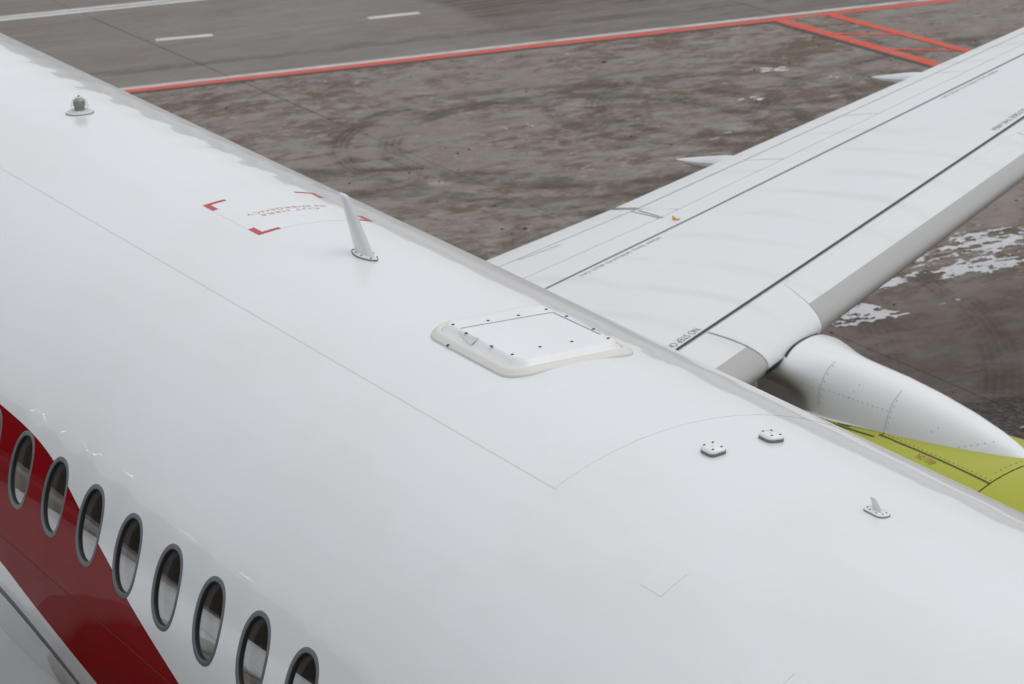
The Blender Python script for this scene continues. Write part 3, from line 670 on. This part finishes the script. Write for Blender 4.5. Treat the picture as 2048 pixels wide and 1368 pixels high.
# two low antennas
for (x, s, lb) in ((-10.741, -0.146, 'low white box antenna, the nearer of the pair'), (-10.741, 0.158, 'low white box antenna, the farther of the pair')):
    la = hub('patch_antenna', lb); rc = rrect(.054, .042, .026, 6)
    plate(rc, x, s, [((1.03, 1.03), 0), ((1.03, 1.03), .014)], 'gasket', 'gasket', la)
    plate(rc, x, s, [((1, 1), .014), ((.99, .99), .022), ((.86, .82), .030), ((.80, .76), .031)], 'white2', 'housing', la)
    screws(la, [(x + a, s + b, .0318) for a, b in ((-.036, -.022), (-.036, .022), (.036, -.022), (.036, .022))], .0058)
    plate([(math.cos(i), math.sin(i)) for i in np.linspace(0, 2 * math.pi, 15)[:-1]], x - .004, s, [((.013, .009), .0305), ((.012, .008), .0318)], 'seam', 'rating_plate', la)
# small blade
sb = hub('small_blade_antenna', 'short white blade antenna on an oval foot'); ov = rrect(.070, .030, .029, 8)
plate(ov, -9.713, 0.0, [((1.03, 1.05), 0), ((1.03, 1.05), .004)], 'gasket', 'gasket', sb)
plate(ov, -9.713, 0.0, [((1, 1), .004), ((1, 1), .009), ((.95, .9), .011)], 'white2', 'base_plate', sb)
v, f = loft([foil(-9.742, -9.672, R + .008, .007), foil(-9.760, -9.712, R + .055, .006), foil(-9.762, -9.722, R + .060, .004)], cap1=True)
part('mast', mesh('mast', v, f, 'white', sharp=50), sb)
screws(sb, [(-9.765, -.010, .0112), (-9.735, -.020, .0112), (-9.69, -.020, .0112), (-9.66, -.008, .0112), (-9.735, .020, .0112), (-9.665, .014, .0112)], .0042)

# ================================================================== WINGS
KD = math.tan(math.radians(4.5))
def zc(y): return -1.05 + KD * (y - 1.75)
def xLE(y): return -17.96 - .5566 * (y - 4.70)
def xTE(y): return -22.0 - .283 * (y - 4.74) if y < 6.19 else -22.41 - .340 * (y - 6.19)
def prof(u, t=.12, m=.012):
    u = max(u, 0); yt = 5 * t * (.2969 * math.sqrt(u) - .126 * u - .3516 * u * u + .2843 * u ** 3 - .1036 * u ** 4); return yt, 4 * m * u * (1 - u)
def wpt(y, u, side=1, off=0.0):
    c = xLE(y) - xTE(y); yt, cm = prof(u)
    # outward offset along the section normal
    e = 1e-3; y2, c2 = prof(u + e); y1, c1 = prof(max(u - e, 0)); du = (u + e) - max(u - e, 0)
    dz = ((c2 - c1) + side * (y2 - y1)) / du
    n = Vector((dz, 0, 1)).normalized() * side          # x runs towards -u
    return Vector((xLE(y) - u * c + n.x * off, y, zc(y) + c * (cm + side * yt) + n.z * off))
def upper(x, y, off=0.0):
    c = xLE(y) - xTE(y); u = (xLE(y) - x) / c; return wpt(y, min(max(u, 0.002), 1), 1, off)
def lin(a, b, n): return [a + (b - a) * i / n for i in range(n + 1)]
def cosl(a, b, n): return [a + (b - a) * (1 - math.cos(math.pi / 2 * i / n)) for i in range(n + 1)]
def shell(loop, y0, y1, ny, m, name, sharp=30, mirror=False):
    """loft a closed (u, side, offset) loop between two span edges (numbers or functions of u)"""
    fy0 = y0 if callable(y0) else (lambda u: y0); fy1 = y1 if callable(y1) else (lambda u: y1)
    rings = [[wpt(fy0(u) + (fy1(u) - fy0(u)) * j / ny, u, s, o) for u, s, o in loop] for j in range(ny + 1)]
    v, f = loft(rings, cap0=True, cap1=True)
    if mirror: v = [(q[0], -q[1], q[2]) for q in v]; f = [q[::-1] for q in f]
    else: f = f
    return mesh(name, v, f, m, sharp=sharp)
US = 0.140
def fixn(me):
    bm = bmesh.new(); bm.from_mesh(me); bmesh.ops.recalc_face_normals(bm, faces=bm.faces); bm.to_mesh(me); bm.free(); me.set_sharp_from_angle(angle=math.radians(30)); return me
def build_wing(mir):
    mk = lambda loop, y0, y1, ny, m, name: fixn(shell(loop, y0, y1, ny, m, name, 30, mir))
    box_loop = [(u, 1, 0) for u in lin(US, .745, 22)] + [(u, 1, -.012) for u in lin(.748, .90, 6)] + [(u, -1, 0) for u in lin(.90, .10, 16)]
    w = part('wing', mk(box_loop, 1.2, 17.2, 64, 'wing', 'wing'), label=None if mir else 'long white swept wing beyond the fuselage')
    le = [(u, 1, 0) for u in [US - .0006, .12, .10, .08, .06, .05, .04, .03, .022, .015, .009, .004, .001]] + [(u, -1, 0) for u in [0, .001, .004, .009, .015, .022, .035, .05, .07, .095]]
    leb = [(u, s, .006) for u, s, o in le]
    eI = lambda u: 4.99 - 1.9 * u; eI2 = lambda u: 5.004 - 1.9 * u
    part('fixed_leading_edge', mk(leb, eI2, 5.772, 10, 'wing', 'fixed_leading_edge'), w)
    gO = lambda u: 9.80 - 1.30 * u
    slats = [(1.9, eI, 14), (5.786, gO, 24), (lambda u: gO(u) + .014, lambda u: 13.6 - 1.3 * u, 18), (lambda u: 13.614 - 1.3 * u, 17.1, 16)]
    lab_ = ['short inboard slat with a grey nose', 'long slat with a grey nose outboard of the engine', None, None]
    for (a, b, n), lb in zip(slats, lab_):
        s_ = part('slat', mk(le, a, b, n, 'wing', 'slat'), w, None if mir else lb)
        fa = a if callable(a) else (lambda u, a=a: a); fb = b if callable(b) else (lambda u, b=b: b)
        # bare grey nose band, a thin erosion strip over the slat
        uu = [(u, 1) for u in [.048, .04, .03, .022, .015, .009, .004, .001]] + [(u, -1) for u in [0, .001, .004, .009, .015, .022, .035, .05, .07]]
        rings = [[wpt(fa(u) + .004 + (fb(u) - fa(u) - .008) * j / n, u, s, .0018) for u, s in uu] for j in range(n + 1)]
        v, f = loft(rings, closed=False); sg = -1 if mir else 1
        part('erosion_strip', fixn(mesh('erosion_strip', [(q[0], sg * q[1], q[2]) for q in v], f, 'slatgrey')), w, None if mir or lb is None else 'grey nose band of the ' + ('short inboard' if 'short' in lb else 'long outboard') + ' slat')
    # flaps
    fl = [(u, 1, 0) for u in lin(.906, 1.0, 5)] + [(u, -1, 0) for u in lin(.995, .905, 5)]
    fe = lambda u: 6.62 - .445 * u; fe2 = lambda u: 6.690 - .445 * u
    part('flap', mk(fl, 1.9, fe, 10, 'wing', 'flap'), w, None if mir else 'inboard flap next to the fuselage')
    part('flap', mk(fl, fe2, 13.5, 24, 'wing', 'flap'), w, None if mir else 'long outboard flap along the trailing edge')
    part('aileron', mk(fl, 13.53, 17.1, 10, 'wing', 'aileron'), w)
    # spoilers
    sl = [(u, 1, 0) for u in lin(.752, .896, 6)] + [(u, 1, -.009) for u in lin(.896, .752, 6)]
    slg = lambda a: (lambda u: a - .9 * (u - .752))
    ed = [6.36, 7.83, 9.28, 10.74, 12.2, 13.6]
    part('shroud_panel', mk([(u, 1, 0) for u in lin(.752, .900, 6)] + [(u, 1, -.009) for u in lin(.900, .752, 6)], 1.9, lambda u: 6.10 + .42 * (u - .752), 8, 'wing', 'shroud_panel'), w)
    part('spoiler', mk(sl, lambda u: 6.125 + .42 * (u - .752), lambda u: 6.35 - .6 * (u - .752), 2, 'wing', 'spoiler'), w)
    for a, b in zip(ed[:-1], ed[1:]):
        part('spoiler', mk(sl, slg(a + .008), slg(b - .008), 6, 'wing', 'spoiler'), w)
    return w
WL = build_wing(False)
# painted walkway limits and stencils
def wstrip(a, b, w, m, off, name, parent, n=30, label=None):
    a, b = Vector(a), Vector(b); d = (b - a).normalized(); nn = Vector((-d.y, d.x)) * w / 2; V = []
    for i in range(n + 1):
        q = a.lerp(b, i / n)
        for k in (1, -1): p_ = q + nn * k; V.append(upper(p_.x, p_.y, off))
    return part(name, mesh(name, V, [(2 * i, 2 * i + 1, 2 * i + 3, 2 * i + 2) for i in range(n)], m), parent, label)
RA, RB = Vector((-20.386, 4.383)), Vector((-23.278, 11.403)); rd = (RB - RA).normalized()
FA, FB = Vector((-18.361, 4.351)), Vector((-21.409, 9.944)); fd = (FB - FA).normalized()
wstrip(RA - rd * 2.4, RB + rd * 3.0, .026, 'walk2', .0028, 'walkway_line', WL, 60, 'thin rear walkway limit line')
wstrip(FA - fd * .01, FB + fd * 2.5, .024, 'walk', .0078, 'walkway_line', WL, 60, 'bold black front walkway limit line')
def wtext(body, start, d, length, cap, name, m='txt'):
    d = Vector(d).normalized(); u_ = Vector((-d.y, d.x))
    def pl(a, b): q = Vector(start) + d * a + u_ * b; return tuple(upper(q.x, q.y, .003))
    return put_text(body, name, m, WL, length, cap, pl)
T = 'NO STEP OUTSIDE THIS AREA'
wtext(T, (-20.418, 4.745), rd, 1.085, .046, 'stencil_word')
wtext(T, (-22.540, 9.895), rd, 1.025, .046, 'stencil_word')
wtext(T, Vector((-18.652, 4.685)), -fd, 1.06, .060, 'stencil_word')
e0 = Vector((-21.262, 9.472)) + fd * 1.06; wtext(T, e0 + Vector((-.02, -.008)), -fd, 1.06, .058, 'stencil_word')
# faint panel joints
for a, b, w_, m_ in (((-21.573, 4.782), (-21.645, 5.24), .010, 'linegrey'),):
    wstrip(a, b, w_, m_, .0022, 'panel_joint', WL, 4)
wstrip((-21.442, 6.129), (-22.00, 6.215), .013, 'linegrey', .0026, 'panel_joint', WL, 6)
# orange tie-down tab
tb = Vector((-21.24, 6.135)); pz = upper(tb.x, tb.y).z
v = [(tb.x - .045, tb.y - .01, pz + .035), (tb.x - .02, tb.y - .025, pz), (tb.x + .02, tb.y - .02, pz), (tb.x + .03, tb.y + .032, pz + .022), (tb.x, tb.y + .02, pz), (tb.x, tb.y, pz + .010)]
part('orange_tab', mesh('orange_tab', v, [(0, 1, 5), (1, 2, 5), (2, 3, 5), (3, 4, 5), (4, 0, 5)], 'orange', smooth=False), WL)
# flap track fairings
def canoe(y, xa, xb, zt, hw):
    rings = []
    for i in range(17):
        q = i / 16; x = xa + (xb - xa) * q
        if x > xTE(y): zz = wpt(y, min(.97, (xLE(y) - x) / (xLE(y) - xTE(y))), -1).z + .03
        else: zz = None
        rings.append((q, x, zz))
    xt = xTE(y); z_te = [z for _, _, z in rings if z is not None][-1]
    out = []
    for q, x, zz in rings:
        k = max(0, (xt - x) / (xt - xb)); top = zz if zz is not None else z_te - .05 * 0 + (zt - z_te) * k
        s = max(0.02, (1 - ((q - .45) / .5501) ** 2)) ** .75 if q > .45 else min(1, math.sqrt(max(0.0, q / .45)) * 1.0 + .02)
        dep = .20 * s; w_ = hw * s; top = top - .03 * (1 - s)
        out.append([(x, y + w_ * math.sin(a), top - dep / 2 + dep / 2 * math.cos(a)) for a in [2 * math.pi * j / 14 for j in range(14)]])
    return loft(out, cap0=True, cap1=True)
for y, xa, xb, zt, hw, lb in ((7.80, -20.6, -23.92, -.76, .165, 'inner canoe fairing poking out behind the flap'), (10.62, -21.9, -24.72, -.50, .145, 'outer canoe fairing poking out behind the flap')):
    v, f = canoe(y, xa, xb, zt, hw); part('flap_track_fairing', fixn(mesh('flap_track_fairing', v, f, 'wing')), WL, lb)

# ================================================================== ENGINE
YE, ZE = 5.5, -2.05
NXS, NRS = [-19.2, -18.4, -17.7, -17.0, -16.3, -15.7, -15.1, -14.6, -14.25, -14.12, -14.08], [.80, .90, .98, 1.05, 1.12, 1.165, 1.185, 1.17, 1.12, 1.07, 1.0]
def nr(x): return float(np.interp(x, NXS, NRS))
def npt(x, deg, off=0.0):
    # smooth radius
    r = (nr(x - .25) + 2 * nr(x) + nr(x + .25)) / 4 + off if x < -14.6 else nr(x) + off
    a = math.radians(deg); return Vector((x, YE + r * math.sin(a), ZE + r * math.cos(a)))
def nac_surf(xl_, a0, a1, na, m, name, off=0.0, closed=False):
    rings = [[npt(x, a0 + (a1 - a0) * j / na, off) for j in range(na + (0 if closed else 1))] for x in xl_]
    v, f = loft(rings, closed=closed); return fixn(mesh(name, v, f, m))
eng = part('engine_nacelle', nac_surf(lin(-17.98, -15.56, 26), 0, 360, 96, 'lime', 'engine_nacelle', closed=True), label='lime green engine cowling under the wing')
# inlet cowl with lip and duct
rings = [[npt(x, 360 * j / 96) for j in range(96)] for x in lin(-15.545, -14.6, 10) + [-14.45, -14.3, -14.2, -14.13, -14.09]]
for x, r in ((-14.075, .97), (-14.12, .93), (-14.3, .90), (-14.9, .92), (-15.4, .93)): rings.append([Vector((x, YE + r * math.sin(2 * math.pi * j / 96), ZE + r * math.cos(2 * math.pi * j / 96))) for j in range(96)])
v, f = loft(rings, cap1=False); part('inlet_cowl', fixn(mesh('inlet_cowl', v, f, 'lime')), eng)
v, f = disc((-15.42, YE, ZE), (1, 0, 0), .93, .01, 48); part('fan_disc', mesh('fan_disc', v, f, 'black'), eng)
def cring(x, r): return [Vector((x, YE + r * math.sin(2 * math.pi * j / 64), ZE + r * math.cos(2 * math.pi * j / 64))) for j in range(64)]
v, f = loft([[npt(-17.985, 360 * j / 64, -.002) for j in range(64)], cring(-17.99, .93), cring(-17.8, .90)]); part('nozzle_lip', fixn(mesh('nozzle_lip', v, f, 'shadedmetal')), eng)
v, f = loft([cring(-17.4, .62), cring(-18.2, .60), cring(-19.0, .52), cring(-19.9, .40), cring(-20.4, .12)], cap0=True, cap1=True); part('core_cowl', fixn(mesh('core_cowl', v, f, 'shadedmetal')), eng)  # engine core behind the cowl; its dark colour stands in for under-wing shade
v, f = disc((-17.6, YE, ZE), (1, 0, 0), .93, .01, 48); part('bypass_duct', mesh('bypass_duct', v, f, 'black'), eng)
def nline(pl_, w, m, off, name, label=None):
    V = []; Q = []
    for a, b in zip(pl_[:-1], pl_[1:]): Q += [(a[0] + (b[0] - a[0]) * i / 8, a[1] + (b[1] - a[1]) * i / 8) for i in range(8)]
    Q.append(pl_[-1]); P3 = [npt(x, d, off) for x, d in Q]
    for i, q in enumerate(P3):
        d = (P3[min(i + 1, len(P3) - 1)] - P3[max(i - 1, 0)]).normalized(); nn = (q - Vector((q.x, YE, ZE))).normalized().cross(d) * w / 2; V += [q + nn, q - nn]
    return part(name, mesh(name, V, [(2 * i, 2 * i + 1, 2 * i + 3, 2 * i + 2) for i in range(len(P3) - 1)], m), eng, label)
M['limeline'] = mat('cowl_gap', (0.06, 0.066, 0.012), 0.7)
nline([(-16.993, -16.6), (-16.844, -16.75), (-16.758, -17.2), (-15.55, -20.7)], .014, 'limeline', .002, 'cowl_seam')
nline([(-17.85, -19.55), (-17.448, -19.1), (-17.005, -18.5)], .016, 'limeline', .002, 'cowl_seam')
nline([(-16.993, -16.6), (-16.968, -15.4), (-17.004, -13.4)], .012, 'limeline', .002, 'cowl_seam')
nline([(-17.40, -17.6), (-17.35, -16.9), (-17.33, -15.4)], .008, 'limeline', .002, 'cowl_seam')
nline([(-17.50, -18.0), (-17.36, -17.75)], .010, 'limeline', .002, 'cowl_seam')
part('cowl_seam', nac_surf([-15.562, -15.543], 0, 360, 96, 'limeline', 'cowl_seam', off=-.006, closed=True), eng)
M['nostep'] = mat('stencil_red', (0.30, 0.055, 0.02), 0.6)
def npl(a, b): x = -16.41 + a; q = npt(x, -21.7 - 0.9 * a / .2, .0025); e = npt(x, -21.7 - 0.9 * a / .2 + 1, .0025); return tuple(q.lerp(e, b / (e - q).length))
put_text('NO STEP', 'stencil_word', 'nostep', eng, .235, .050, npl)
for k in range(24):
    q = k / 23; x = -16.90 + 1.32 * q; d = -16.1 - 3.7 * q if q > .12 else -15.9 - .5 * q
    p_ = npt(x, d + .55, .001); v, f = disc(p_, p_ - Vector((p_.x, YE, ZE)), .006, .001, 6); part('cowl_fastener', mesh('cowl_fastener', v, f, 'fastener', smooth=False), eng)
for k in range(9):
    d = -15.0 + 2.2 * k; p_ = npt(-15.635, d, .001); v, f = disc(p_, p_ - Vector((p_.x, YE, ZE)), .006, .001, 6); part('cowl_fastener', mesh('cowl_fastener', v, f, 'fastener', smooth=False), eng)

# pylon
PX = [-18.95, -18.6, -18.4, -18.2, -18.04, -17.85, -17.69, -17.19, -16.78, -16.39, -16.05, -15.86, -15.71, -15.60, -15.52]
PT = [-.82, -.765, -.735, -.728, -.722, -.718, -.714, -.714, -.730, -.762, -.804, -.836, -.873, -.91, -.955]
PW = [.52, .50, .47, .42, .37, .325, .30, .30, .285, .265, .225, .185, .14, .08, .01]      # half width at the top
PB = [.06, .08, .11, .17, .23, .28, .30, .30, .285, .265, .225, .185, .14, .08, .01]       # and at the foot
PE = [5.0, 5.0, 4.5, 3.8, 3.2, 2.6, 2.2, 2.2, 2.2, 2.2, 2.2, 2.2, 2.2, 2.2, 2.2]           # squareness of the top
def pyl(x): return tuple(float(np.interp(x, PX, q)) for q in (PT, PW, PB, PE))
def pflank(x, s):
    """half width at relative height s (0 foot, 1 spine)"""
    zt, hw, hb, e = pyl(x); k = min(1, max(0, (s - .35) / .5)); k = k * k * (3 - 2 * k)
    return (hb + (hw - hb) * k) * max(0, 1 - s ** e) ** (1 / 2.6)
def pzb(x): return min(ZE + .7, pyl(x)[0] - .3)
def pring(x, k=22):
    zt = pyl(x)[0]; zb = pzb(x); S = [1 - (1 - i / k) ** 2.2 for i in range(k + 1)]
    L = [Vector((x, YE - pflank(x, q), zb + (zt - zb) * q)) for q in S]; Rr = [Vector((x, YE + pflank(x, q), zb + (zt - zb) * q)) for q in S[-2::-1]]
    return L + Rr
pxs = lin(-18.95, -15.9, 40) + [-15.85, -15.8, -15.75, -15.7, -15.66, -15.62, -15.58, -15.55, -15.53]
v, f = loft([pring(x) for x in pxs], closed=False)
py = part('engine_pylon', fixn(mesh('engine_pylon', v, f, 'pylon')), label='smooth white engine pylon fairing')
def psurf(x, z, off=.0015):
    """point on the inboard flank of the pylon at height z"""
    zt = pyl(x)[0]; zb = pzb(x); q = min(.995, max(0, (z - zb) / (zt - zb))); return Vector((x, YE - pflank(x, q) - off, z + off * q))
def prow(pl_, n, r=.0055, m='rivet'):
    ms = []
    for i in range(n):
        q = i / (n - 1) * (len(pl_) - 1); k = min(int(q), len(pl_) - 2); a, b = pl_[k], pl_[k + 1]; t_ = q - k
        p_ = psurf(a[0] + (b[0] - a[0]) * t_, a[1] + (b[1] - a[1]) * t_); nn = Vector((0, -1, .25)); ms.append(disc(p_, nn, r, .0015, 6))
    for v, f in ms: part('rivet', mesh('rivet', v, f, m, smooth=False), py)
def pline(pl_, w, m, name):
    P3 = []
    for a, b in zip(pl_[:-1], pl_[1:]): P3 += [psurf(a[0] + (b[0] - a[0]) * i / 6, a[1] + (b[1] - a[1]) * i / 6, .0018) for i in range(6)]
    P3.append(psurf(*pl_[-1], .0018)); V = []
    for i, q in enumerate(P3):
        d = (P3[min(i + 1, len(P3) - 1)] - P3[max(i - 1, 0)]).normalized(); nn = Vector((0, -1, .4)).normalized().cross(d).normalized() * w / 2; V += [q + nn, q - nn]
    part(name, mesh(name, V, [(2 * i, 2 * i + 2, 2 * i + 3, 2 * i + 1) for i in range(len(P3) - 1)], m), py)
M['pline'] = mat('pylon_joint', (0.52, 0.53, 0.54), 0.7)
pline([(-17.80, -.735), (-17.80, -.78), (-17.80, -.86), (-17.80, -1.06)], .006, 'pline', 'panel_joint')
pline([(-16.98, -.74), (-16.98, -.78), (-16.98, -.86), (-16.98, -1.02)], .006, 'pline', 'panel_joint')
prow([(-18.05, -.93), (-17.0, -.88)], 19); prow([(-17.775, -.76), (-17.775, -1.02)], 6); prow([(-16.955, -.80), (-16.955, -.99)], 6); prow([(-16.20, -.93), (-15.95, -.84)], 6)
prow([(-17.4, -.80), (-17.45, -.9)], 3); prow([(-16.5, -.9), (-16.45, -.86)], 2)
# pale heat-shield strip along the foot of the pylon
nline([(-17.96, -17.1), (-17.60, -17.3), (-17.50, -16.7), (-17.004, -13.9)], .030, 'pylon', .004, 'heat_strip', 'pale strip at the foot of the pylon')
# black seal strip, painting in the shadow gap where pylon meets fixed leading edge
rings = [[wpt(4.97 + .72 * j / 16, u, -1, .012) for u in (.0002, .001, .003, .006, .010, .016)] for j in range(17)]
v, f = loft(rings, closed=False); part('pylon_seal_shadow', fixn(mesh('pylon_seal_shadow', v, f, 'black')), py)

def ptop(x, y):
    zt = pyl(x)[0]; zb = pzb(x); lo_, hi_ = .5, .9995
    for _ in range(40):
        m_ = (lo_ + hi_) / 2
        if pflank(x, m_) > abs(y - YE): lo_ = m_
        else: hi_ = m_
    return Vector((x, y, zb + (zt - zb) * lo_ + .004))
V = []
for i in range(25):
    y = 5.225 + (5.79 - 5.225) * i / 24; xa = xLE(y) + .004
    V += [ptop(xa, y), ptop(xa + .020 + .012 * (1 - i / 24), y)]
part('pylon_seal_shadow', mesh('pylon_seal_shadow', V, [(2 * i, 2 * i + 1, 2 * i + 3, 2 * i + 2) for i in range(24)], 'black'), py)  # black strip carrying the painted shadow gap along the pylon top

# ------------------------------------------------------------------ near wing (mirrored along the glossy side of the fuselage)
WR = build_wing(True); WR['label'] = 'near side wing mirrored in the glossy red swoosh'
